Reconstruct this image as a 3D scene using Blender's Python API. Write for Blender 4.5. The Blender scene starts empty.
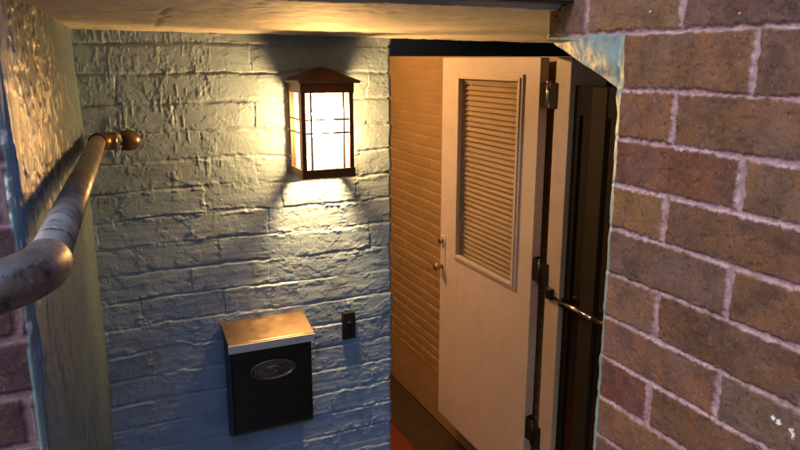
import bpy, bmesh, math
import numpy as np
from mathutils import Vector, Matrix
R = math.radians
S = bpy.context.scene
C = S.collection

# ------------------------------------------------------------------ camera
# origin = the eye; x = along the painted wall, y = towards it, z = up
cam = bpy.data.cameras.new('camera')
cam.lens = 31.5; cam.sensor_width = 36; cam.clip_start = 0.02; cam.clip_end = 500
camo = bpy.data.objects.new('camera', cam); C.objects.link(camo)
camo.location = (0, 0, 0); camo.rotation_euler = (R(90 - 13.3), 0, R(-24.0))
S.camera = camo

# ------------------------------------------------------------------ sky, sun, exposure
SUN_EL, SUN_ROT = R(38), R(245)
W = bpy.data.worlds.new('World'); S.world = W; W.use_nodes = True
nt = W.node_tree; nt.nodes.clear()
sky = nt.nodes.new('ShaderNodeTexSky'); sky.sky_type = 'NISHITA'; sky.sun_disc = False
sky.sun_elevation = SUN_EL; sky.sun_rotation = SUN_ROT; sky.ozone_density = 3.0
bg = nt.nodes.new('ShaderNodeBackground'); bg.inputs['Strength'].default_value = 0.15
wo = nt.nodes.new('ShaderNodeOutputWorld')
nt.links.new(sky.outputs[0], bg.inputs['Color']); nt.links.new(bg.outputs[0], wo.inputs['Surface'])

sl = bpy.data.lights.new('sun', 'SUN'); sl.energy = 0.50;  sl.angle = R(40); sl.color = (1.0, 0.93, 0.84)
so = bpy.data.objects.new('sun', sl); C.objects.link(so); so.location = (-4, -1, 4)
sd = Vector((math.sin(SUN_ROT) * math.cos(SUN_EL), math.cos(SUN_ROT) * math.cos(SUN_EL), math.sin(SUN_EL)))
so.rotation_euler = sd.to_track_quat('Z', 'Y').to_euler()

vs = S.view_settings
vs.view_transform = 'Standard'; vs.look = 'None'; vs.gamma = 1.0; vs.use_curve_mapping = False
vs.exposure = 2.15
S.cycles.sample_clamp_indirect = 6.0
S.cycles.max_bounces = 8; S.cycles.transparent_max_bounces = 12
LAMP_COL = (1.0, 0.56, 0.185)

# ------------------------------------------------------------------ noise (numpy)
_rng = np.random.RandomState(7)
_tab = _rng.rand(16, 256, 256).astype(np.float32)
def vn(x, y, s=0):
    x = np.asarray(x, np.float32); y = np.asarray(y, np.float32)
    xi = np.floor(x).astype(int); yi = np.floor(y).astype(int)
    fx = x - xi; fy = y - yi
    fx = fx * fx * (3 - 2 * fx); fy = fy * fy * (3 - 2 * fy)
    t = _tab[s % 16]
    a = t[xi & 255, yi & 255]; b = t[(xi + 1) & 255, yi & 255]
    c = t[xi & 255, (yi + 1) & 255]; d = t[(xi + 1) & 255, (yi + 1) & 255]
    return (a * (1 - fx) + b * fx) * (1 - fy) + (c * (1 - fx) + d * fx) * fy
def fbm(x, y, s=0, o=4, g=0.5):
    r = 0; a = 1; tot = 0
    for k in range(o):
        r = r + a * vn(x * 2 ** k + 17.3 * k, y * 2 ** k + 5.1 * k, s + k); tot += a; a *= g
    return r / tot
def ss(a, b, x):
    t = np.clip((x - a) / (b - a), 0, 1); return t * t * (3 - 2 * t)

# ------------------------------------------------------------------ object helpers
def obj(name, me, mat=None, parent=None):
    if isinstance(me, bmesh.types.BMesh):
        bm = me; me = bpy.data.meshes.new(name); bm.normal_update(); bm.to_mesh(me); bm.free()
    o = bpy.data.objects.new(name, me); C.objects.link(o)
    for m in (mat if isinstance(mat, (list, tuple)) else [mat]):
        if m is not None: me.materials.append(m)
    if parent is not None:
        o.parent = parent; o.matrix_parent_inverse = Matrix.Translation(-parent.location)
    return o
def tag(o, label, cat, group=None):
    o['label'] = label; o['category'] = cat
    if group: o['group'] = group
    return o
def thing(name, loc, label, cat, group=None):
    o = bpy.data.objects.new(name, None); C.objects.link(o); o.location = loc
    o.empty_display_size = 0.1
    return tag(o, label, cat, group)
def struct(o): o['kind'] = 'structure'; return o

def box(bm, x0, x1, y0, y1, z0, z1, bev=0.0, seg=2, mi=0):
    r = bmesh.ops.create_cube(bm, size=1)
    vsx = r['verts']
    for v in vsx:
        v.co = Vector((x0 + (v.co.x + .5) * (x1 - x0), y0 + (v.co.y + .5) * (y1 - y0), z0 + (v.co.z + .5) * (z1 - z0)))
    fs = {f for v in vsx for f in v.link_faces}
    for f in fs: f.material_index = mi
    if bev > 0:
        es = list({e for v in vsx for e in v.link_edges})
        rr = bmesh.ops.bevel(bm, geom=es, offset=bev, segments=seg, profile=.6, affect='EDGES')
        for f in rr['faces']: f.material_index = mi; f.smooth = True
    return bm
def B(*a, **k): return box(bmesh.new(), *a, **k)
def tube(bm, pts, rad, n=20, caps=True):
    pts = [Vector(p) for p in pts]
    if not hasattr(rad, '__len__'): rad = [rad] * len(pts)
    rings = []; up = None
    for i, p in enumerate(pts):
        a = pts[max(i - 1, 0)]; b = pts[min(i + 1, len(pts) - 1)]
        t = (b - a).normalized()
        if up is None:
            up = Vector((0, 0, 1)) if abs(t.z) < .9 else Vector((1, 0, 0))
        s = t.cross(up).normalized(); up = s.cross(t).normalized()
        rings.append([bm.verts.new(p + (s * math.cos(2 * math.pi * k / n) + up * math.sin(2 * math.pi * k / n)) * rad[i]) for k in range(n)])
    for i in range(len(rings) - 1):
        for k in range(n):
            f = bm.faces.new((rings[i][k], rings[i][(k + 1) % n], rings[i + 1][(k + 1) % n], rings[i + 1][k])); f.smooth = True
    if caps:
        bm.faces.new(rings[0][::-1]); bm.faces.new(rings[-1])
    bmesh.ops.recalc_face_normals(bm, faces=bm.faces[:])
    return bm
def T(*a, **k): return tube(bmesh.new(), *a, **k)
def arc(p0, pc, p1, n=10):                                          # quadratic bend through a corner
    p0, pc, p1 = map(Vector, (p0, pc, p1))
    return [(1 - t) ** 2 * p0 + 2 * t * (1 - t) * pc + t * t * p1 for t in [k / n for k in range(n + 1)]]

def relief(name, P, attrs=None, back=None, flip=False, mat=None, parent=None):
    """P: (n,m,3) grid; back=(axis,value) closes it into a solid with square sides."""
    n, m, _ = P.shape
    idx = np.arange(n * m).reshape(n, m)
    q = np.stack([idx[:-1, :-1], idx[1:, :-1], idx[1:, 1:], idx[:-1, 1:]], -1).reshape(-1, 4)
    V = P.reshape(-1, 3).astype(np.float32)
    at = {k: np.asarray(v, np.float32).reshape(n * m, -1) for k, v in (attrs or {}).items()}
    smooth = np.ones(len(q), bool)
    if back is not None:
        loop = np.concatenate([idx[:-1, 0], idx[-1, :-1], idx[:0:-1, -1], idx[0, :0:-1]])
        L = len(loop); fr = V[loop]; bk = fr.copy(); bk[:, back[0]] = back[1]
        b0 = len(V); V = np.concatenate([V, fr, bk, bk])
        k = np.arange(L); k2 = (k + 1) % L
        sq = np.stack([b0 + k2, b0 + k, b0 + L + k, b0 + L + k2], -1)
        # back sheet: strips between the two long sides
        a0 = np.arange(n); left = {int(v): i for i, v in enumerate(loop)}
        li = np.array([left[int(idx[i, 0])] for i in range(n)]); ri = np.array([left[int(idx[i, m - 1])] for i in range(n)])
        bq = np.stack([b0 + 2 * L + li[:-1], b0 + 2 * L + ri[:-1], b0 + 2 * L + ri[1:], b0 + 2 * L + li[1:]], -1)
        q = np.concatenate([q, sq, bq]); smooth = np.concatenate([smooth, np.zeros(len(sq) + len(bq), bool)])
        for kk in at: at[kk] = np.concatenate([at[kk], at[kk][loop], at[kk][loop], at[kk][loop]])
    if flip: q = q[:, ::-1]
    me = bpy.data.meshes.new(name)
    me.vertices.add(len(V)); me.vertices.foreach_set('co', V.ravel())
    me.loops.add(q.size); me.loops.foreach_set('vertex_index', q.ravel().astype(np.int32))
    me.polygons.add(len(q)); me.polygons.foreach_set('loop_start', np.arange(0, q.size, 4, dtype=np.int32))
    me.polygons.foreach_set('use_smooth', smooth)
    for kk, a in at.items():
        if a.shape[1] == 1:
            me.attributes.new(kk, 'FLOAT', 'POINT').data.foreach_set('value', a.ravel())
        else:
            c4 = np.ones((len(V), 4), np.float32); c4[:, :3] = a
            me.attributes.new(kk, 'FLOAT_COLOR', 'POINT').data.foreach_set('color', c4.ravel())
    me.update(calc_edges=True)
    return obj(name, me, mat, parent)

# ------------------------------------------------------------------ materials
class NM:
    def __init__(s, name):
        s.m = bpy.data.materials.new(name); s.m.use_nodes = True
        s.t = s.m.node_tree; s.b = s.t.nodes['Principled BSDF']; s.out = s.t.nodes['Material Output']
        s.tc = s.t.nodes.new('ShaderNodeTexCoord')
    def n(s, ty, **k):
        nd = s.t.nodes.new(ty)
        for a, v in k.items():
            if a in nd.inputs: nd.inputs[a].default_value = v
            else: setattr(nd, a, v)
        return nd
    def l(s, a, b): s.t.links.new(a, b)
    def noise(s, scale, detail=4, rough=.55, stretch=None):
        nd = s.n('ShaderNodeTexNoise', Scale=scale, Detail=detail, Roughness=rough)
        if stretch:
            mp = s.n('ShaderNodeMapping'); mp.inputs['Scale'].default_value = stretch
            s.l(s.tc.outputs['Object'], mp.inputs[0]); s.l(mp.outputs[0], nd.inputs['Vector'])
        else: s.l(s.tc.outputs['Object'], nd.inputs['Vector'])
        return nd.outputs['Fac']
    def ramp(s, fac, stops):
        r = s.n('ShaderNodeValToRGB'); e = r.color_ramp.elements
        while len(e) < len(stops): e.new(.5)
        for i, (p, c) in enumerate(stops):
            e[i].position = p; e[i].color = (c, c, c, 1) if not hasattr(c, '__len__') else (*c, 1)
        s.l(fac, r.inputs[0]); return r.outputs[0]
    def mix(s, fac, a, b, mode='MIX'):
        x = s.n('ShaderNodeMix', data_type='RGBA', blend_type=mode)
        for sock, v in ((x.inputs[0], fac), (x.inputs[6], a), (x.inputs[7], b)):
            if hasattr(v, 'is_linked'): s.l(v, sock)
            elif hasattr(v, '__len__'): sock.default_value = (*v, 1)
            else: sock.default_value = v
        return x.outputs[2]
    def attr(s, name, col=False):
        a = s.n('ShaderNodeAttribute', attribute_name=name); return a.outputs['Color' if col else 'Fac']
    def math(s, op, a, b=0.0):
        x = s.n('ShaderNodeMath', operation=op)
        for sock, v in zip(x.inputs, (a, b)):
            if hasattr(v, 'is_linked'): s.l(v, sock)
            else: sock.default_value = v
        return x.outputs[0]
    def bump(s, h, strength=.3, dist=.002):
        bp = s.n('ShaderNodeBump', Strength=strength, Distance=dist); s.l(h, bp.inputs['Height']); s.l(bp.outputs[0], s.b.inputs['Normal'])
    def base(s, c):
        if hasattr(c, 'is_linked'): s.l(c, s.b.inputs['Base Color'])
        else: s.b.inputs['Base Color'].default_value = (*c, 1)
    def rough(s, r):
        if hasattr(r, 'is_linked'): s.l(r, s.b.inputs['Roughness'])
        else: s.b.inputs['Roughness'].default_value = r
def simple(name, col, rough=.5, metal=0.0, var=.15, scale=30, bump=0.0, bscale=120, spec=.5):
    k = NM(name)
    f = k.ramp(k.noise(scale), [(.25, 1 - var), (.75, 1 + var * .4)])
    k.base(k.mix(1.0, col, f, 'MULTIPLY'))
    rf = k.noise(scale * 2.3, 3)
    k.rough(k.math('ADD', k.math('MULTIPLY', rf, .2), max(rough - .1, .02)))
    k.b.inputs['Metallic'].default_value = metal
    k.b.inputs['Specular IOR Level'].default_value = spec
    if bump: k.bump(k.noise(bscale, 5), bump, .003)
    return k.m
PAINT = (.235, .335, .50)
def gloss_paint(name, col, rough=.34):
    k = NM(name)
    big = k.ramp(k.noise(5, 5), [(.3, .86), (.7, 1.05)])
    c = k.mix(1.0, col, big, 'MULTIPLY')
    gr = k.ramp(k.noise(60, 6, .7), [(.30, .72), (.46, 1.0)])          # grime specks
    c = k.mix(1.0, c, gr, 'MULTIPLY')
    dirt = k.math('MULTIPLY', k.attr('dirt'), .75)
    c = k.mix(dirt, c, (.10, .105, .095))
    c = k.mix(k.attr('chip'), c, (.62, .62, .58))
    k.base(c)
    rn = k.noise(22, 4)
    k.rough(k.math('ADD', k.math('MULTIPLY', rn, .26), rough - .12))
    k.bump(k.math('ADD', k.noise(230, 6, .66), k.math('MULTIPLY', k.ramp(k.noise(90, 4, .6), [(.52, 0.0), (.60, 1.0)]), .28)), .38, .0016)
    return k.m
M = {}
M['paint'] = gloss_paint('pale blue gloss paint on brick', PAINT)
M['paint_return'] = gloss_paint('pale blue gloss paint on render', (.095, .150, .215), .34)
M['soffit'] = gloss_paint('cream paint on concrete', (.50, .475, .44), .68)
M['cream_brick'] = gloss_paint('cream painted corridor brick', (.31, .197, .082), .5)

def brick_material(name):
    k = NM(name)
    tone = k.attr('tone', True)
    n1 = k.ramp(k.noise(28, 6, .62), [(.30, (.55, .53, .60)), (.5, (1, 1, 1)), (.70, (1.40, 1.24, .92))])
    c = k.mix(1.0, tone, n1, 'MULTIPLY')
    sp = k.ramp(k.noise(250, 3, .6), [(.33, 1.0), (.41, 0.0)])         # dark iron specks
    c = k.mix(k.math('MULTIPLY', sp, .8), c, (.022, .012, .010))
    s2 = k.ramp(k.noise(115, 4, .7), [(.33, 1.0), (.45, 0.0)])
    c = k.mix(k.math('MULTIPLY', s2, .62), c, (.040, .020, .016))
    s3 = k.ramp(k.noise(85, 5, .7), [(.54, 0.0), (.70, 1.0)])
    c = k.mix(k.math('MULTIPLY', s3, .55), c, (.17, .082, .034))
    pw = k.ramp(k.noise(330, 2, .5), [(.66, 0.0), (.74, 1.0)])
    c = k.mix(k.math('MULTIPLY', pw, .32), c, (.50, .34, .26))
    mo = k.mix(k.ramp(k.noise(75, 5, .65), [(.35, 0.0), (.65, 1.0)]), (.19, .105, .108), (.37, .225, .235))
    mo = k.mix(k.math('MULTIPLY', k.ramp(k.noise(400, 2), [(.33, 1.0), (.42, 0.0)]), .45), mo, (.16, .09, .085))
    haze = k.math('MULTIPLY', k.ramp(k.noise(16, 4), [(.45, 0.0), (.75, 1.0)]), .07)
    c = k.mix(haze, c, (.48, .33, .33))                               # mortar smear on the brick faces
    c = k.mix(k.attr('mort'), c, mo)
    pc = k.mix(k.ramp(k.noise(45, 4), [(.4, 0.0), (.6, 1.0)]), (.175, .255, .245), (.135, .195, .195))
    rim = k.math('MULTIPLY', k.attr('rim'), k.ramp(k.noise(190, 4, .65), [(.42, 0.0), (.54, 1.0)]))
    c = k.mix(k.math('MULTIPLY', rim, .6), c, (.46, .34, .35))
    c = k.mix(k.attr('paint'), c, pc)
    c = k.mix(k.attr('chip'), c, (.62, .60, .57))
    k.base(c)
    k.rough(k.math('ADD', .80, k.math('MULTIPLY', k.attr('paint'), -.38)))
    k.b.inputs['Specular IOR Level'].default_value = .35
    h = k.math('ADD', k.noise(340, 4, .7), k.math('MULTIPLY', sp, -1.3))
    k.bump(h, .38, .0010)
    return k.m
M['brick'] = brick_material('brown stock brick with pink mortar')
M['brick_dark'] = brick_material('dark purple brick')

def door_paint():
    k = NM('brushed cream door paint')
    c = k.mix(k.ramp(k.noise(7, 7, .65), [(.35, 0.0), (.7, 1.0)]), (.60, .51, .42), (.54, .45, .36))
    c = k.mix(k.math('MULTIPLY', k.ramp(k.noise(26, 6, .75), [(.60, 0.0), (.72, 1.0)]), .4), c, (.36, .28, .21))
    c = k.mix(k.math('MULTIPLY', k.ramp(k.noise(70, 3, .6, (1, 1, .25)), [(.68, 0.0), (.74, 1.0)]), .5), c, (.22, .17, .13))
    k.base(c); k.rough(k.ramp(k.noise(14, 4), [(.3, .30), (.7, .5)]))
    k.bump(k.noise(60, 5, .6, (6, 6, .35)), .16, .001)
    return k.m
M['white_door'] = door_paint()
M['door_edge'] = simple('door edge paint', (.55, .51, .47), .45, var=.15, scale=20)
M['jamb'] = simple('tan jamb paint', (.50, .40, .29), .45, var=.15, scale=14)
M['black_paint'] = simple('black painted timber', (.012, .010, .009), .6, var=.3)
M['dark_brown'] = simple('dark brown paint', (.010, .007, .0045), .8, var=.4, scale=8, spec=.15)
M['leaf'] = simple('dull dark hinge leaf', (.020, .014, .010), .8, spec=.12)
M['olive'] = simple('olive brown stile paint', (.020, .015, .006), .75, var=.3, scale=12, spec=.2)
M['bronze'] = simple('dark bronze lantern metal', (.13, .060, .040), .42, .35, var=.3, scale=40, bump=.15, bscale=200)
M['steel'] = simple('brushed stainless steel', (.62, .60, .58), .30, 1.0, var=.08, scale=60)
M['chrome'] = simple('worn bright steel', (.72, .68, .62), .16, 1.0, var=.1)
M['brass'] = simple('aged brass', (.55, .38, .20), .3, 1.0, var=.25)
M['black_metal'] = simple('black powder coated steel', (.006, .006, .007), .36, 0.0, var=.2, scale=50, bump=.05, bscale=500)
M['black_plastic'] = simple('black plastic', (.008, .008, .010), .65, spec=.2)
M['floor'] = simple('brown floor boards', (.055, .032, .017), .5, var=.35, scale=6)
M['red'] = simple('red carpet', (.17, .022, .010), .9, var=.25, scale=80, bump=.4, bscale=500)
M['concrete'] = simple('grey concrete', (.27, .26, .25), .85, var=.3, scale=7, bump=.4, bscale=90)
M['asphalt'] = simple('asphalt ground', (.06, .06, .062), .9, var=.3, scale=3, bump=.4, bscale=150)
M['blocker_dark'] = simple('dark skylight blocker', (.10, .075, .065), .9, var=.4, scale=2)
M['plaster'] = simple('cream plaster', (.55, .47, .36), .8, var=.1)
M['slat'] = simple('beige blind slats', (.84, .66, .42), .42, var=.08, scale=6)

def pipe_mat():
    k = NM('weathered galvanised pipe with rust')
    a = k.ramp(k.noise(13, 6, .68), [(.34, 0.0), (.60, 1.0)])
    c = k.mix(a, (.105, .070, .055), (.205, .175, .158))
    c = k.mix(k.ramp(k.noise(38, 6, .7), [(.36, 1.0), (.46, 0.0)]), c, (.045, .030, .024))
    c = k.mix(k.ramp(k.noise(120, 4, .7), [(.62, 0.0), (.70, 1.0)]), c, (.30, .26, .24))
    k.base(c); k.rough(k.ramp(k.noise(30, 4), [(.3, .30), (.7, .52)]))
    k.b.inputs['Metallic'].default_value = .5
    k.bump(k.noise(160, 5, .65), .3, .0012)
    return k.m
M['pipe'] = pipe_mat()
M['copper'] = simple('rubbed copper fitting', (.12, .078, .055), .34, .8, var=.4, scale=35, bump=.1)

def emit(name, col, st):
    k = NM(name); e = k.n('ShaderNodeEmission', Strength=st); e.inputs[0].default_value = (*col, 1)
    k.l(e.outputs[0], k.out.inputs[0]); return k.m
M['bulb'] = emit('lit bulb', LAMP_COL, 310.0)
M['bulb_in'] = emit('lit corridor bulb', (1.0, .54, .215), 235.0)
def lantern_glass():
    k = NM('glowing seeded glass')
    tr = k.n('ShaderNodeBsdfTransparent'); tr.inputs[0].default_value = (1, .96, .88, 1)
    e = k.n('ShaderNodeEmission', Strength=.95); e.inputs[0].default_value = (1.0, .80, .50, 1)
    mx = k.n('ShaderNodeMixShader'); mx.inputs[0].default_value = .42
    k.l(tr.outputs[0], mx.inputs[1]); k.l(e.outputs[0], mx.inputs[2]); k.l(mx.outputs[0], k.out.inputs[0]); return k.m
M['lglass'] = lantern_glass()
def pane():
    k = NM('clear pane'); tr = k.n('ShaderNodeBsdfTransparent'); tr.inputs[0].default_value = (.98, .985, .98, 1)
    g = k.n('ShaderNodeBsdfGlossy', Roughness=.03); mixf = .07
    mx = k.n('ShaderNodeMixShader'); mx.inputs[0].default_value = mixf; k.l(tr.outputs[0], mx.inputs[1]); k.l(g.outputs[0], mx.inputs[2])
    k.l(mx.outputs[0], k.out.inputs[0]); return k.m
M['pane'] = pane()

# ------------------------------------------------------------------ brick pattern
def bond(s, z, joints, heads, wave=.002, seed=0):
    """joints ascending bed-joint heights; heads(i) -> head positions of course i. Returns distance to a joint, id."""
    zz = z + wave * 2 * (fbm(s * 6, z * 3, seed, 3) - .5)
    s2 = s + wave * 1.6 * (fbm(s * 9 + 40, z * 22, seed + 3, 2) - .5)
    ci = np.searchsorted(joints, zz) ; cj = np.clip(ci, 1, len(joints) - 1)
    bed = np.minimum(np.abs(zz - joints[cj - 1]), np.abs(joints[cj] - zz))
    hd = np.full(s.shape, 1.0); bi = np.zeros(s.shape, int)
    tz = (zz - joints[cj - 1]) / (joints[cj] - joints[cj - 1])
    for i in np.unique(ci):
        mk = ci == i; h = np.asarray(heads(int(i))); a = s2[mk]
        j = np.searchsorted(h, a); j1 = np.clip(j, 1, len(h) - 1)
        hd[mk] = np.minimum(np.abs(a - h[j1 - 1]), np.abs(h[j1] - a)); bi[mk] = j
    return bed, hd, ci, bi, tz

# ------------------------------------------------------------------ LARGE STRUCTURE
FL = -2.20                                                            # landing outside the door
# ground and steps
g = bmesh.new()
def quad(x0, x1, y0, y1, z):
    g.faces.new([g.verts.new(p) for p in ((x0, y0, z), (x1, y0, z), (x1, y1, z), (x0, y1, z))])
quad(-200, 200, -200, -1.45, -1.18); quad(-200, -1.02, -1.45, 200, -1.18); quad(2.5, 200, -1.45, 200, -1.18)
struct(obj('ground', g, M['asphalt']))
st = bmesh.new()
box(st, -.92, .688, .25, 2.30, FL - .2, FL)
for k in range(6):
    box(st, -.92, .688, -1.45, .25 - .283 * k, FL + .17 * k + .001, FL + .17 * (k + 1), .008)
struct(obj('steps', st, M['concrete']))
nb = bmesh.new()
box(nb, -30, 30, -9, -7, -1.3, 3.0); box(nb, -9, -6.5, -6.9, 1.0, -1.3, 3.6)  # unseen blocks, added to keep low skylight off the upper painted wall
tag(obj('skylight_blocker', nb, M['blocker_dark']), 'unseen dark blocks added across the yard to hold back low skylight', 'light blocker')
struct(obj('landing_floor', B(.69, 1.95, .9, 2.30, FL - .2, FL), M['concrete']))
struct(obj('corridor_floor', B(-.6, 1.88, 2.431, 7, -2.46, -2.26), M['floor']))

# --- back wall: painted brick in relief
def back_wall():
    fz = np.concatenate([np.arange(-2.2, -1.32, .02), np.arange(-1.32, .10, .0019)])
    fu = np.arange(-.04, .8201, .0019)
    u, z = np.meshgrid(fu, fz)
    J = np.arange(-2.25 - .05, .5, .0735); J = J - ((J + .2571) % .0735).mean() if False else -.2571 + .0735 * np.arange(-28, 8)
    rr = np.random.RandomState(3)
    hs = {}
    def heads(i):
        if i not in hs:
            off = (.09 if i % 2 else .205) + rr.uniform(-.02, .02)
            hs[i] = np.cumsum(np.concatenate([[off - .45], .222 + rr.uniform(-.012, .012, 7)]))
        return hs[i]
    bed, hd, ci, bi, tz = bond(u, z, J, heads, .0075, 1)
    lump = fbm(u * 38, z * 70, 5, 3)
    d = np.minimum(bed, hd * 2.2 + .007 * vn(u * 12, z * 16, 7)) + (lump - .5) * .0075
    soft = .0034 + .006 * fbm(u * 7, z * 9, 2, 2)
    prof = ss(.0005, soft, d)
    q = (ci * 37 + bi * 101) % 256
    off = (_tab[3][q, (q * 7) & 255] - .5) * .0050
    tilt = (_tab[4][q, (q * 3) & 255] - .35) * .0065 * (tz - .5)
    fill = ss(.38, .60, fbm(u * 8 + 9, z * 14, 9, 3)) * .78          # joints clogged with paint
    h = .0072 * prof * (1 - fill * .8) + .0072 * fill * .8 + off * prof + tilt * prof
    h += .006 * (fbm(u * 5, z * 7, 6, 3) - .5) + .0016 * (fbm(u * 26, z * 46, 7, 4) - .5) + .0026 * (fbm(u * 9, z * 80, 2, 3) - .5) + .0006 * (fbm(u * 120, z * 170, 11, 3) - .5)
    # ragged blobs of old mortar by the joints
    near = 1 - ss(.004, .018, np.minimum(bed, hd))
    blob = ss(.58, .70, fbm(u * 40, z * 95, 8, 3)) * near * ss(.42, .62, fbm(u * 7, z * 9, 12, 2))
    h += .0042 * blob + .0030 * near * (fbm(u * 95, z * 120, 3, 3) - .5) * ss(.4, .6, fbm(u * 6, z * 7, 13, 2))
    # paint runs in the upper left
    reg = (1 - ss(.20, .42, u + .25 * (vn(u * 4, z * 6, 3) - .5))) * ss(-.42, -.25, z)
    run = ss(.60, .72, fbm(u * 170, z * 26, 4, 2)) * ss(.48, .6, fbm(u * 14, z * 14, 2, 2)) + ss(.50, .6, fbm(u * 11 + 3, z * 13, 5, 2)) * ss(.60, .68, fbm(u * 130 + 9, z * 44, 13, 2)) * .7
    h += .0024 * run * reg
    h += .004 * ss(.52, .64, fbm(u * 48, z * 52, 10, 3)) * np.exp(-(((u - .09) / .05) ** 2 + ((z + .17) / .035) ** 2))
    flk = ss(.56, .575, fbm(u * 30, z * 40, 9, 5, .62))
    h += .0012 * flk - .0010 * ss(.575, .59, fbm(u * 44 + 5, z * 60, 2, 5, .62)) * (.35 + near)
    # ragged right end of the wall
    wob = .006 * (fbm(z * 16, z * 0 + 3, 6, 3) - .5) * 2 + .006 * (prof - 1)
    uu = u + wob * ss(.74, .82, u)
    y = 1.901 - h * .56
    y += .010 * ss(.806, .8201, u) ** 2
    dirt = (1 - prof) * (1 - fill) * .5 * ss(.35, .6, fbm(u * 20, z * 20, 14, 2))
    dirt = np.maximum(dirt, ss(.55, .8, fbm(u * 11, z * 11, 15, 4)) * .35)
    P = np.stack([uu, y, z], -1)
    o = relief('painted_brick_wall', P, dict(dirt=dirt, chip=np.zeros_like(u)), (1, 2.43), False, M['paint'])
    tag(o, 'lumpy brick wall painted pale blue-grey, carrying the lit lantern and the mailbox', 'brick wall')
back_wall()

# --- left pier: dark brick face and painted return
COURSE = [-.640, -.572, -.508, -.441, -.376, -.308, -.240, -.175, -.109, -.040, .036, .105]
JR = np.array([-.640 - .068 * k for k in range(24, 0, -1)] + COURSE + [.105 + .068 * k for k in range(1, 9)])
pier = thing('brick_pier', (-.3, 1.2, FL), 'dark purple-brown brick pier behind the pipe rail, its inner side painted pale blue', 'brick pier')
obj('pier_core', B(-1.6, -.10, .86, 2.43, FL, .30), M['concrete'], pier)
def pier_face():
    fu = np.concatenate([np.arange(-1.6, -.3, .02), np.arange(-.30, -.0765, .0022)])
    fz = np.concatenate([np.arange(-2.2, -.72, .012), np.arange(-.72, .08, .0022)])
    u, z = np.meshgrid(fu, fz)
    hd_ = {0: np.arange(-1.9, .3, .226), 1: np.arange(-1.9 + .113, .3, .226)}
    bed, hd, ci, bi, tz = bond(u, z, JR + .001, lambda i: hd_[i % 2], .003, 4)
    nz = fbm(u * 90, z * 90, 2, 3) - .5
    d = np.minimum(bed, hd) + nz * .004
    br = ss(.0035, .0065, d)
    q = (ci * 31 + bi * 57) % 256
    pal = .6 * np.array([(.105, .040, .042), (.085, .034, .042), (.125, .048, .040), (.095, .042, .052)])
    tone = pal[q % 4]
    edge = ss(-.0865 + .002, -.0835, u + .004 * (fbm(z * 30, u * 0, 3, 3) - .5) * 2)
    h = .003 * br + .0012 * nz + .003 * (fbm(u * 20, z * 20, 5, 3) - .5)
    h = h * (1 - edge) + edge * (.003 - .010 * ss(-.084, -.0765, u) ** 2)
    P = np.stack([u, .852 - h, z], -1)
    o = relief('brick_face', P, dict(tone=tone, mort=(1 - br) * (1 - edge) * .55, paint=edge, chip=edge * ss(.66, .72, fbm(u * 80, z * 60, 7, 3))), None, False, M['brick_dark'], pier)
    o['label'] = 'dark purple brick face with a stripe of blue paint along its corner'
pier_face()
def pier_return():
    ft = np.concatenate([np.arange(0, .5, .0025), np.arange(.5, 1.0801, .004)])      # metres along the wall
    fz = np.concatenate([np.arange(-2.2, -1.25, .02), np.arange(-1.25, .095, .003)])
    t, z = np.meshgrid(ft, fz)
    reg = 1 - ss(.35, .72, t + .15 * (fbm(t * 6, z * 6, 2, 2) - .5))
    flake = ss(.53, .60, fbm(t * 48, z * 40, 5, 5, .62)) * reg * ss(-.35, -.05, z) * ss(.02, .07, t)
    runs = ss(.6, .75, fbm(t * 70, z * 7, 6, 3))
    h = .010 * (fbm(t * 4, z * 4, 1, 3) - .5) + .0035 * (fbm(t * 22, z * 14, 8, 4) - .5) +   .0006 * runs + .0026 * (fbm(t * 40, z * 30, 4, 3) - .5) + .0016 * ss(.56, .62, fbm(t * 46, z * 16, 11, 4)) + .0045 * (fbm(t * 13, z * 11, 15, 3) - .5) + .0007 * (fbm(t * 90, z * 70, 9, 3) - .5)
    h +=   .0016 * flake - .010 * (1 - ss(0, .012, t)) ** 2
    u = -.0765 + .067 * t / 1.06 + h; y = .853 + t
    chip = ss(.58, .64, fbm(t * 110, z * 90, 10, 4)) * flake
    dirt = np.maximum(ss(.5, .75, fbm(t * 14, z * 12, 12, 4)) * .4 * ss(.08, .3, t), ss(.60, .68, fbm(t * 60, z * 50, 3, 4)) * reg * .9)
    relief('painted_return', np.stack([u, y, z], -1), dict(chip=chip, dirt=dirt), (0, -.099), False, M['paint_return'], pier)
pier_return()

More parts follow.
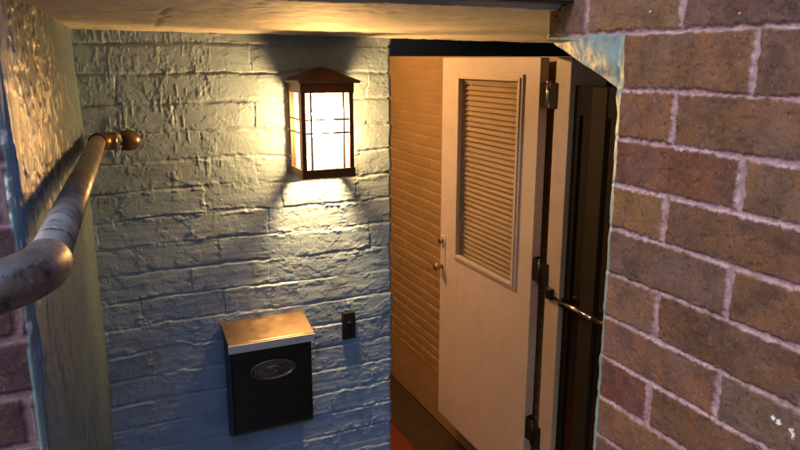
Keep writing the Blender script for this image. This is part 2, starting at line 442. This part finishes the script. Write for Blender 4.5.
# --- right wall: brown brick, blue painted end with a curved top corner
CZ = np.array([-3, -.075, -.060, -.040, -.017, .005, .022, .030, .5])
CV = np.array([.797, .797, .800, .808, .864, .921, .962, .975, .975])
TONES = {}                                                            # (course, brick counted from the end) -> tone
TAN, BRN, RED, PUR, GRY, YEL = (.225, .105, .056), (.175, .082, .050), (.150, .055, .042), (.120, .062, .058), (.165, .105, .085), (.230, .125, .055)
def right_wall():
    v0 = np.concatenate([np.arange(-1.5, -.1, .03), np.arange(-.1, .40, .004), np.arange(.40, .70, .0017), np.linspace(.70, .80, 95)])
    z0 = np.concatenate([np.arange(-2.2, -.78, .02), np.arange(-.78, .10, .0017), np.arange(.10, .62, .02)])
    v, z = np.meshgrid(v0, z0)
    vend = np.interp(z, CZ, CV) + .0035 * (fbm(z * 40, z * 0, 2, 3) - .5)
    v = np.where(v > .70, .70 + (v - .70) / .10 * (vend - .70), v)
    A = np.array([.685 + .226 * k for k in range(-10, 3)]); Bq = np.array([.573 + .226 * k for k in range(-10, 3)])
    nJ = int(np.searchsorted(JR, -.0))                               # course between -.040 and .036
    def heads(i):
        h = A if (i - nJ) % 2 else Bq                                # the header courses close with a half brick
        if i == nJ + 1: h = np.sort(np.append(A[A < .8], [.870]))
        return h
    bed, hd, ci, bi, tz = bond(v, z, JR, heads, .0013, 6)
    nz = fbm(v * 120, z * 120, 3, 3) - .5
    jag = fbm(v * 210, z * 210, 5, 2) - .5
    wid = np.where(hd < bed, .0026, .0008) + .0042 * fbm(v * 9, z * 40, 8, 2)
    d = np.minimum(bed, hd) + nz * .0046 + jag * .0034
    br = ss(wid - .0008, wid + .0014, d)
    # tones
    pal = [TAN, BRN, RED, PUR, GRY, BRN, TAN]
    q = (ci * 43 + bi * 29) % 256
    tone = np.array(pal)[(_tab[9][q, (q * 11) & 255] * 6.99).astype(int)]
    def settone(c, lo, hi, col):
        mk = (ci == nJ + c) & (v > lo) & (v < hi); tone[mk] = col
    for c, lo, hi, col in [(1, .685, .872, (.235, .140, .088)), (1, .872, 1, (.15, .09, .085)), (1, .3, .685, (.130, .066, .060)), (0, .573, .9, (.205, .108, .062)), (0, .3, .573, (.150, .082, .062)),
                           (-1, .685, .9, (.215, .105, .058)), (-1, .3, .685, (.165, .090, .058)), (-2, .573, .9, (.160, .066, .046)), (-2, .3, .573, (.190, .104, .060)),
                           (-3, .685, .9, (.235, .135, .066)), (-3, .3, .685, (.160, .082, .052)), (-4, .573, .9, (.150, .088, .076)), (-4, .3, .573, (.190, .100, .058)),
                           (-5, .685, .9, (.215, .130, .105)), (-5, .3, .685, (.150, .076, .048)), (-6, .573, .9, (.205, .105, .080)), (-6, .3, .573, (.175, .118, .098)),
                           (-7, .685, .9, (.150, .052, .042)), (-7, .3, .685, (.170, .088, .052)), (-8, .573, .9, (.200, .104, .062)), (-8, .3, .573, (.165, .085, .055)), (-9, .6, .9, (.13, .07, .07))]:
        settone(c, lo, hi, col)
    w2 = ss(.35, .7, fbm(v * 11, z * 18, 7, 4))[..., None]
    tone = tone * np.array([.62, .505, .355]); tone = tone * (1 - .18 * w2) + np.array([.080, .050, .046]) * .18 * w2
    # paint at the end of the wall
    pj = .0045 * (fbm(z * 55, v * 20, 9, 3) - .5)
    paint = np.where(z < .034 + pj, ss(.7845, .7865, v + pj), 0.0)
    paint = np.maximum(paint, ss(.962, .966, v + pj))
    h = .0040 * br + .0005 * nz * br + .0010 * jag * (1 - br) + .0007 * (fbm(v * 40, z * 40, 11, 4) - .5) + .0022 * (fbm(v * 6, z * 6, 12, 2) - .5)
    h -= .0008 * br * ss(.60, .70, fbm(v * 120, z * 120, 13, 2))     # pits
    h += .0007 * (1 - br) * ss(.52, .66, fbm(v * 130, z * 60, 14, 3))
    h = h * (1 - paint * .75) + paint * .0012
    px = np.interp(np.linspace(-.10, .030, 40), CZ, CV); pz = np.linspace(-.10, .030, 40)
    e = vend - v
    for a_, b_ in zip(px, pz): e = np.minimum(e, np.hypot(v - a_, z - b_))
    cw = .015 + .032 * ss(-.065, -.02, z) * (1 - ss(.026, .034, z))
    cw = cw * (.85 + .4 * fbm(v * 30, z * 30, 6, 2))
    h -= .27 * cw * np.clip(1 - e / cw, 0, 1) ** 2
    h += paint * .0022 * (fbm(v * 90, z * 90, 4, 4) - .5)
    chip = np.zeros_like(v)
    for (cv, cz, a) in [(.468, -.405, .0065), (.487, -.402, .0035), (.4925, -.400, .003), (.74, .061, .002), (.60, .052, .002)]:
        r = np.hypot((v - cv) * 1.2, z - cz)
        chip = np.maximum(chip, ss(.5, .62, fbm(v * 240, z * 240, 3, 2) + .35 * (1 - r / a)) * (r < a * 1.3))
    rim = np.exp(-((d - wid - .0002) / .0013) ** 2) * (1 - paint) * ss(.38, .55, fbm(v * 14, z * 40, 3, 3))
    P = np.stack([.692 - h, v, z], -1)
    o = relief('brick_wall', P, dict(tone=tone, mort=(1 - br) * (1 - paint), paint=paint, chip=chip, rim=rim), (0, 1.95), True, M['brick'])
    tag(o, 'brown brick wall with pink mortar at right, its end edged in pale aqua paint', 'brick wall')
right_wall()

# --- ceiling slab over the entry
def slab():
    fu = np.arange(-.35, 1.952, .006); fv = np.concatenate([np.arange(.93, 1.905, .006)])
    u, v = np.meshgrid(fu, fv)
    z = .0755 - (v - .93) * (.006 + .014 * np.clip(u, 0, 3))
    z += .005 * (fbm(u * 4, v * 4, 3, 3) - .5) + .0042 * (fbm(u * 26, v * 10, 4, 5, .6) - .5)
    z -= .004 * ss(.85, 1.1, u) * ss(1.86, 1.9, v) * (fbm(u * 9, v * 0, 6, 3))
    z += .006 * (1 - ss(.93, .945, v)) + .003 * ss(1.885, 1.9, v)
    lx = .145 + .020 * (fbm(v * 18, v * 0, 5, 3) - .5) + .05 * (v - 1.45)
    crack = (1 - ss(.0015, .005, np.abs(u - lx))) * ss(1.05, 1.2, v) * (1 - ss(1.62, 1.75, v))
    pit = ss(.66, .73, fbm(u * 60, v * 60, 7, 3))
    z += .004 * crack + .0015 * pit
    dirt = np.maximum(crack, ss(.55, .78, fbm(u * 7, v * 7, 8, 4)) * .5)
    o = relief('ceiling', np.stack([u, v, z], -1), dict(dirt=dirt, chip=np.zeros_like(u)), (2, .34), True, M['soffit'])
    struct(o)
slab()
struct(obj('corridor_ceiling', B(-.6, 1.95, 2.435, 7.1, .345, .5), M['plaster']))
struct(obj('porch_ceiling', B(.83, 1.95, 1.91, 2.43, .345, .5), M['black_paint']))
tag(obj('steel_beam', B(-1.6, .688, .90, .929, .0825, .40, .003), M['black_paint']), 'black painted beam along the front edge of the cream ceiling', 'beam')

# --- corridor
def corridor_wall():
    fv = np.arange(2.44, 7.0, .009); fz = np.concatenate([np.arange(-2.26, .34, .0055)])
    v, z = np.meshgrid(fv, fz)
    J = np.arange(-2.3, .5, .066); hs = {0: np.arange(2, 8, .222), 1: np.arange(2.11, 8, .222)}
    bed, hd, ci, bi, tz = bond(v, z, J, lambda i: hs[i % 2], .004, 8)
    d = np.minimum(bed, hd * .9) + (fbm(v * 40, z * 40, 2, 2) - .5) * .006
    amp = ss(-1.98, -1.90, z) * (1 - .55 * ss(-.55, -.25, z))
    q = (ci * 17 + bi * 23) % 256
    h = .0045 * ss(.001, .009, d) * amp + (_tab[2][q, q] - .5) * .005 * amp + .006 * (tz - .5) * .5 * amp + .004 * (fbm(v * 5, z * 7, 3, 3) - .5)
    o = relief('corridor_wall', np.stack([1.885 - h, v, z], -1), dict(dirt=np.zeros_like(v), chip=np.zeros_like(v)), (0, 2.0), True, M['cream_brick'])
    tag(o, 'cream painted brick wall glowing orange inside, behind the open door', 'brick wall')
corridor_wall()
tag(obj('partition_wall', B(-.72, -.601, 2.431, 7, -2.46, .34), M['plaster']), 'cream plaster wall on the far side of the corridor', 'wall')
tag(obj('end_wall', B(-.72, 2.0, 7.001, 7.1, -2.46, .34), M['plaster']), 'cream plaster wall at the end of the corridor', 'wall')
tag(obj('carpet_runner', B(.75, 1.60, 2.50, 6.5, -2.259, -2.247, .004), M['red']), 'strip of red carpet on the corridor floor beside the brown border', 'carpet')
tag(obj('porch_wall', B(1.951, 2.05, .70, 2.44, FL, .34), M['dark_brown']), 'dark brown side wall behind the storm door', 'wall')
tag(obj('retaining_wall', B(-1.02, -.921, -1.45, .85, FL - .1, -1.1, .006), M['concrete']), 'low concrete retaining wall beside the steps', 'wall')

# doorway: head, jambs, threshold
dw = thing('doorway', (1.3, 2.37, FL), 'tan door frame under a black head, beside the brick wall end', 'doorway')
obj('head', B(.821, 1.95, 2.31, 2.432, .0115, .344, .002), M['black_paint'], dw)
jb = bmesh.new(); box(jb, 1.770, 1.82, 2.312, 2.406, FL, .010, .003); box(jb, 1.783, 1.82, 2.4065, 2.428, FL, .010, .002)
box(jb, 1.82, 1.949, 2.312, 2.43, FL, .010)
j1 = obj('jamb', jb, M['jamb'], dw)
obj('jamb', B(.823, .86, 2.312, 2.43, FL, .010, .002), M['jamb'], dw)
obj('threshold', B(.861, 1.769, 2.303, 2.43, FL, -2.09, .004), M['dark_brown'], dw)

# ------------------------------------------------------------------ OBJECTS
# open door with a blind in its window
door = thing('open_door', (1.79, 2.52, -2.06), 'cream white door standing open, with a blind behind its tall window', 'door')
DV0, DV1, DZ0, DZ1, DU0, DU1 = 2.52, 3.412, -2.055, .009, 1.770, 1.814
GV0, GV1, GZ0, GZ1 = 2.655, 3.215, -1.035, -.085
pb = bmesh.new()
box(pb, DU0, DU1, DV0, GV0, DZ0, DZ1, .0022); box(pb, DU0, DU1, GV1, DV1, DZ0, DZ1, .0022)
box(pb, DU0 + .0004, DU1 - .0004, GV0, GV1, DZ0, GZ0, 0); box(pb, DU0 + .0004, DU1 - .0004, GV0, GV1, GZ1, DZ1 - .0004, 0)
obj('door_leaf', pb, M['white_door'], door)
wf = bmesh.new()                                                     # raised glazing bead, stepped
for (w, p, q) in ((.034, -.010, .0), (.020, -.017, -.008)):
    a = DU0 + p; b = DU0 + q + .006
    y0, y1, z0, z1 = GV0 - w + .012, GV1 + w - .012, GZ0 - w + .012, GZ1 + w - .012
    box(wf, a, b, y0, GV0 + .010, z0, z1, .003); box(wf, a, b, GV1 - .010, y1, z0, z1, .003)
    box(wf, a + .0003, b, GV0 + .010, GV1 - .010, z0, GZ0 + .010, .003); box(wf, a + .0003, b, GV0 + .010, GV1 - .010, GZ1 - .010, z1, .003)
obj('window_frame', wf, M['white_door'], door)
obj('pane', B(DU0 + .004, DU0 + .008, GV0 + .001, GV1 - .001, GZ0 + .001, GZ1 - .001), M['pane'], door)
bl = bmesh.new(); NS = 36
for k in range(NS):
    zc = GZ0 + .02 + (GZ1 - GZ0 - .045) * k / (NS - 1)
    prof = [(-.0085, -.0130), (-.003, -.0050), (.003, .0040), (.0085, .0125)]
    rows = []
    for (du, dz) in prof:
        sag = .0012
        rows.append([bl.verts.new((DU0 + .024 + du, y, zc + dz + sag * math.sin(y * 9 + k * 2.1))) for y in np.linspace(GV0 + .012, GV1 - .012, 9)])
    for a, b in zip(rows[:-1], rows[1:]):
        for i in range(8): bl.faces.new((a[i], a[i + 1], b[i + 1], b[i])).smooth = True
r_ = bmesh.ops.solidify(bl, geom=bl.faces[:], thickness=.0006)
box(bl, DU0 + .013, DU0 + .034, GV0 + .010, GV1 - .010, GZ1 - .024, GZ1 - .001)
for y in (GV0 + .09, GV1 - .09): tube(bl, [(DU0 + .0135, y, GZ0 + .01), (DU0 + .0135, y, GZ1 - .02)], .0008, 6)
obj('blind', bl, M['slat'], door)
obj('blind_backing', B(DU0 + .037, DU0 + .041, GV0 + .001, GV1 - .001, GZ0 + .001, GZ1 - .001), M['slat'], door)
# handle set at the free edge
hb = bmesh.new(); yb = 3.372
box(hb, DU0 - .006, DU0, yb - .024, yb + .024, -1.205, -.955, .003)
hs_ = obj('handle_plate', hb, M['white_door'], door)
def knob(parent, z, r, stem, mat, u0=DU0 - .006, sgn=-1, name='knob'):
    return obj(name, T([(u0, yb, z), (u0 + sgn * stem * .55, yb, z), (u0 + sgn * stem * .6, yb, z), (u0 + sgn * stem * .8, yb, z), (u0 + sgn * stem * .95, yb, z), (u0 + sgn * stem, yb, z)],
               [r * .45, r * .42, r * .8, r, r * .85, r * .4], 20), mat, parent)
knob(door, -1.135, .025, .052, M['brass'])
knob(door, -1.135, .024, .050, M['brass'], DU1, 1)
knob(door, -.985, .021, .024, M['brass'], name='deadbolt_turn')
# hinges
for (z, mt, hh) in ((-.145, 'chrome', .052), (-.915, 'black_metal', .052), (-1.70, 'black_metal', .055)):
    hg = bmesh.new()
    tube(hg, [(1.768, 2.452, z - hh), (1.768, 2.452, z + hh)], .0105, 14)
    for k in (-.34, 0, .34): tube(hg, [(1.768, 2.452, z + k * 2 * hh - .001), (1.768, 2.452, z + k * 2 * hh + .001)], .0114, 14)
    tube(hg, [(1.768, 2.452, z + hh), (1.768, 2.452, z + hh + .004), (1.768, 2.452, z + hh + .010)], [.0105, .012, .004], 14)
    box(hg, 1.783, 1.810, 2.5165, 2.5195, z - hh, z + hh, .0006); box(hg, 1.7725, 1.7755, 2.466, 2.517, z - hh, z + hh, .0006)
    box(hg, 1.7655, 1.7685, 2.392, 2.438, z - hh, z + hh, .0006)
    for f_ in hg.faces:
        f_.material_index = 1 if abs(f_.calc_center_median().y - 2.452) < .0125 and len(f_.verts) >= 4 and 1.755 < f_.calc_center_median().x < 1.780 and not (1.766 < f_.calc_center_median().x < 1.770 and f_.calc_center_median().y < 2.4505) else 0
    h = obj('hinge', hg, [M['leaf'], M[mt]], door); h['label'] = 'bright steel hinge at the top of the door' if mt == 'chrome' else 'black door hinge'

# storm door folded back against the porch side
sd_ = thing('storm_door', (1.80, 1.88, -2.06), 'dark brown glazed storm door folded outward beside the tan jamb', 'door')
sb = bmesh.new(); SU0, SU1, SV0, SV1, SZ0, SZ1 = 1.790, 1.820, 1.46, 2.306, -2.05, -.10
box(sb, SU0, SU1, 2.268, SV1, SZ0, SZ1, .003)
box(sb, SU0, SU1, SV0, SV0 + .08, SZ0, SZ1, .003)
box(sb, SU0 + .001, SU1 - .001, SV0 + .08, 2.268, SZ0, SZ0 + .20, 0); box(sb, SU0 + .001, SU1 - .001, SV0 + .08, 2.268, SZ1 - .115, SZ1, 0)
obj('storm_frame', sb, M['dark_brown'], sd_)
ob = bmesh.new(); box(ob, SU0 - .004, SU1 - .002, 2.110, 2.195, SZ0 + .001, SZ1 - .002, .003)
obj('stile', ob, M['olive'], sd_)
gl = B(SU0 + .010, SU0 + .015, SV0 + .081, 2.267, SZ0 + .201, SZ1 - .116)
gm = simple('dark storm glass', (.010, .008, .006), .12, 0, var=.2, spec=.6)
obj('storm_glass', gl, gm, sd_)
cl = bmesh.new()
tube(cl, [(1.764, 2.08, -1.002), (1.764, 2.33, -.998)], .0095, 16); 
co = obj('closer_tube', cl, M['chrome'], sd_)
obj('closer_rod', T([(1.764, 2.331, -.998), (1.763, 2.43, -.990)], .0042, 10), M['black_metal'], sd_)
cb = bmesh.new(); box(cb, 1.752, 1.769, 2.345, 2.385, -1.010, -.960, .003); box(cb, 1.756, 1.789, 2.275, 2.300, -1.018, -.985, .003)
tube(cb, [(1.764, 1.95, -1.003), (1.764, 2.08, -1.002)], .013, 16)
obj('closer_bracket', cb, M['black_metal'], sd_)

# wall lantern
LX0, LX1, LY0, LY1, LZ0, LZ1 = .509, .652, 1.768, 1.893, -.308, -.050
lan = thing('wall_lantern', (.58, 1.897, -.18), 'lit dark bronze box lantern with glowing panes and a low peaked roof', 'lantern')
lr = bmesh.new()
def frustum(bm, a, b):
    va = [bm.verts.new(p) for p in a]; vb = [bm.verts.new(p) for p in b]
    n = len(a); bm.faces.new(va[::-1]); bm.faces.new(vb)
    for i in range(n): bm.faces.new((va[i], va[(i + 1) % n], vb[(i + 1) % n], vb[i]))
def rect(x0, x1, y0, y1, z): return [(x0, y0, z), (x1, y0, z), (x1, y1, z), (x0, y1, z)]
frustum(lr, rect(LX0 - .011, LX1 + .011, LY0 - .024, LY1, -.0595), rect(LX0 - .011, LX1 + .011, LY0 - .024, LY1, -.0525))
frustum(lr, rect(LX0 - .009, LX1 + .009, LY0 - .022, LY1 - .001, -.0524), rect(.560, .600, 1.800, 1.850, -.0255))
frustum(lr, rect(.560, .600, 1.800, 1.850, -.0254), rect(.574, .586, 1.815, 1.835, -.019))
bmesh.ops.recalc_face_normals(lr, faces=lr.faces[:])
obj('roof', lr, M['bronze'], lan)
lf = bmesh.new(); pw = .0115
for (x, y) in ((LX0, LY0), (LX1 - pw, LY0), (LX0, LY1 - pw), (LX1 - pw, LY1 - pw)):
    box(lf, x, x + pw, y, y + pw, LZ0 + .001, -.0605, .001)
def rails(z0, z1, w, o=0.0):
    box(lf, LX0 - o, LX1 + o, LY0 - o, LY0 + w, z0, z1, .0008); box(lf, LX0 - o, LX1 + o, LY1 - w, LY1 + o, z0, z1, .0008)
    box(lf, LX0 - o + .0004, LX0 + w, LY0 + w, LY1 - w, z0 + .0004, z1 - .0004, 0); box(lf, LX1 - w, LX1 + o - .0004, LY0 + w, LY1 - w, z0 + .0004, z1 - .0004, 0)
rails(-.0848, -.0602, .0125, .0015); rails(LZ0, LZ0 + .024, .0125, .0025)
for zc in (-.154, -.189): rails(zc - .0024, zc + .0024, .006, -.002)
for x in (LX0 + .027, LX1 - .027):
    for y in (LY0 + .002, LY1 - .008): box(lf, x - .0022, x + .0022, y, y + .0062, LZ0 + .022, -.084, 0)
for y in (LY0 + .030, LY1 - .030):
    for x in (LX0 + .002, LX1 - .008): box(lf, x, x + .0062, y - .0022, y + .0022, LZ0 + .022, -.084, 0)
obj('frame', lf, M['bronze'], lan)
for (a, n_) in (((LX0 + pw, LX1 - pw, LY0 + .0085, LY0 + .0105), 0), ((LX0 + .0085, LX0 + .0105, LY0 + pw, LY1 - pw), 0), ((LX1 - .0105, LX1 - .0085, LY0 + pw, LY1 - pw), 0)):
    obj('glass_pane', B(*a, LZ0 + .02, -.083), M['lglass'], lan)
obj('back_plate', B(.535, .626, LY1 + .0002, 1.9035, -.26, -.10, .002), M['bronze'], lan)
bb = bmesh.new(); bmesh.ops.create_uvsphere(bb, u_segments=20, v_segments=14, radius=.035)
for v in bb.verts: v.co.z *= 1.3; v.co += Vector((.5805, 1.828, -.172))
for f_ in bb.faces: f_.smooth = True
obj('bulb', bb, M['bulb'], lan)
obj('socket', T([(.5805, 1.828, -.128), (.5805, 1.828, -.062)], .014, 14), M['bronze'], lan)

# mailbox
mb = thing('mailbox', (.41, 1.897, -.90), 'black wall mailbox with a sloping stainless lid and an oval badge', 'mailbox')
mbx = bmesh.new()
MX0, MX1, MYF, MYB = .297, .525, 1.795, 1.8955
prof = [(MYB, -1.075), (MYF + .012, -1.028), (MYF, -1.016), (MYF, -.768), (MYB, -.722)]
fa = [mbx.verts.new((MX0, y, z)) for y, z in prof]; fb = [mbx.verts.new((MX1, y, z)) for y, z in prof]
n = len(prof); mbx.faces.new(fa); mbx.faces.new(fb[::-1])
for i in range(n): mbx.faces.new((fa[i], fa[(i + 1) % n], fb[(i + 1) % n], fb[i]))
bmesh.ops.recalc_face_normals(mbx, faces=mbx.faces[:])
rr_ = bmesh.ops.bevel(mbx, geom=mbx.edges[:], offset=.005, segments=3, profile=.5, affect='EDGES')
for f_ in rr_['faces']: f_.smooth = True
obj('body', mbx, M['black_metal'], mb)
ld = bmesh.new()
def strip(bm, pr, x0, x1, bev):
    fa = [bm.verts.new((x0, y, z)) for y, z in pr]; fb = [bm.verts.new((x1, y, z)) for y, z in pr]; n = len(pr)
    bm.faces.new(fa); bm.faces.new(fb[::-1])
    for i in range(n): bm.faces.new((fa[i], fa[(i + 1) % n], fb[(i + 1) % n], fb[i]))
    bmesh.ops.recalc_face_normals(bm, faces=bm.faces[:])
    r = bmesh.ops.bevel(bm, geom=bm.edges[:], offset=bev, segments=3, profile=.5, affect='EDGES')
    for f in r['faces']: f.smooth = True
strip(ld, [(MYB, -.7195), (MYF - .008, -.7450), (MYF - .010, -.7480), (MYF - .010, -.7690), (MYF - .0055, -.7690), (MYF - .0055, -.7500), (MYB, -.7240)], MX0 - .006, MX1 + .006, .0009)
tr_ = B(MX0 - .0068, MX1 + .0068, MYF - .0122, MYF - .0094, -.7715, -.7485, .0011)
lantern_tinted_lid = simple('stainless lid', (.40, .285, .20), .33, 1.0, var=.12, scale=25)  # steel tinted orange: the lantern's warm reflection is put into the colour
lido = obj('lid', ld, lantern_tinted_lid, mb)
obj('lid_lip', tr_, simple('bright lid lip', (.66, .66, .68), .5, .35, var=.06), lido)
bd = bmesh.new(); cx, cz = .412, -.838; ax, az = .068, .030
N = 48; rings = []
for (s, o) in ((1.0, 0.0), (.985, .0045), (.94, .0070), (.88, .0062), (.84, .0030), (.80, .0026), (.55, .0040), (.25, .0048), (.02, .0050)):
    rings.append([bd.verts.new((cx + ax * s * math.cos(2 * math.pi * k / N), MYF - .0003 - o, cz + az * (s if s > .8 else s) * math.sin(2 * math.pi * k / N))) for k in range(N)])
for a, b in zip(rings[:-1], rings[1:]):
    for k in range(N): bd.faces.new((a[k], a[(k + 1) % N], b[(k + 1) % N], b[k])).smooth = True
bd.faces.new(rings[-1]); bmesh.ops.recalc_face_normals(bd, faces=bd.faces[:])
bdm = simple('gunmetal badge', (.16, .16, .16), .22, .9, var=.2)
badge = obj('badge', bd, bdm, mb)
em = bmesh.new()                                                     # small raised horn-like device in the badge
tube(em, [(cx + .024 * math.cos(t), MYF - .0052, cz - .002 + .011 * math.sin(t)) for t in np.linspace(.25, 3.7, 22)], list(np.linspace(.0048, .0018, 22)), 12)
tube(em, [(cx + .012 * math.cos(t), MYF - .0052, cz - .003 + .005 * math.sin(t)) for t in np.linspace(.1, 6.1, 22)], .0022, 10)
obj('emblem', em, bdm, badge)

# doorbell
db = thing('doorbell', (.671, 1.896, -.785), 'small black doorbell plate on the painted wall right of the mailbox', 'doorbell')
obj('plate', B(.651, .691, 1.884, 1.903, -.828, -.743, .003), M['black_plastic'], db)
obj('button', T([(.671, 1.8842, -.778), (.671, 1.8815, -.778), (.671, 1.8805, -.778)], [.007, .0068, .004], 18), M['black_plastic'], db)

# pipe handrail
hr = thing('handrail', (-.02, 1.2, -.18), 'weathered pipe handrail running along the painted left wall to the corner', 'handrail')
PA = Vector((-.0435, .655, -.172)); PB = Vector((.020, 1.795, -.190))
obj('rail', T([PA, (PA + PB) / 2, PB], .0180, 28), M['pipe'], hr)
d1 = (PB - PA).normalized()
K = Vector((-.0465, .612, -.1715)); L1 = Vector((-.102, .582, -.1725))
a_ = arc(PA + d1 * .004, K, L1, 14)
obj('elbow', T([PA + d1 * .012, PA + d1 * .0115] + a_, [.0185, .0208] + [.0212] * 14 + [.0206], 28), M['pipe'], hr)
obj('rail', T([L1, (-.93, .12, -.18)], .0198, 28), M['pipe'], hr)
obj('post', T([(-.93, .12, -.17), (-.96, .10, -.21), (-.97, .10, -1.1)], .0242, 20), M['pipe'], hr)
K2 = PB + d1 * .045; E2 = Vector((.062, 1.842, -.1935))
obj('elbow', T([PB - d1 * .006] + arc(PB, K2, E2, 10), [.0215] + [.0215] * 11, 24), M['copper'], hr)
obj('collar', T([E2 + Vector((-.004, 0, 0)), E2 + Vector((.012, .003, 0))], .0215, 24), M['chrome'], hr)
E3 = E2 + Vector((.010, .003, 0)); dx = Vector((1, .30, -.03)).normalized()
obj('end_cap', T([E3 + dx * t for t in (0, .004, .018, .032, .042, .047, .049)], [.0205, .0245, .0255, .0245, .019, .011, .004], 24), M['copper'], hr)

# corridor lamp that lights the inside
cl_ = thing('ceiling_lamp', (.78, 3.75, .34), 'round lit lamp on the corridor ceiling', 'lamp')
obj('lamp_base', T([(.78, 3.75, .345), (.78, 3.75, .315)], .07, 24), M['white_door'], cl_)
ib = bmesh.new(); bmesh.ops.create_uvsphere(ib, u_segments=16, v_segments=10, radius=.045)
for v in ib.verts: v.co += Vector((.78, 3.75, .262))
obj('bulb', ib, M['bulb_in'], cl_)
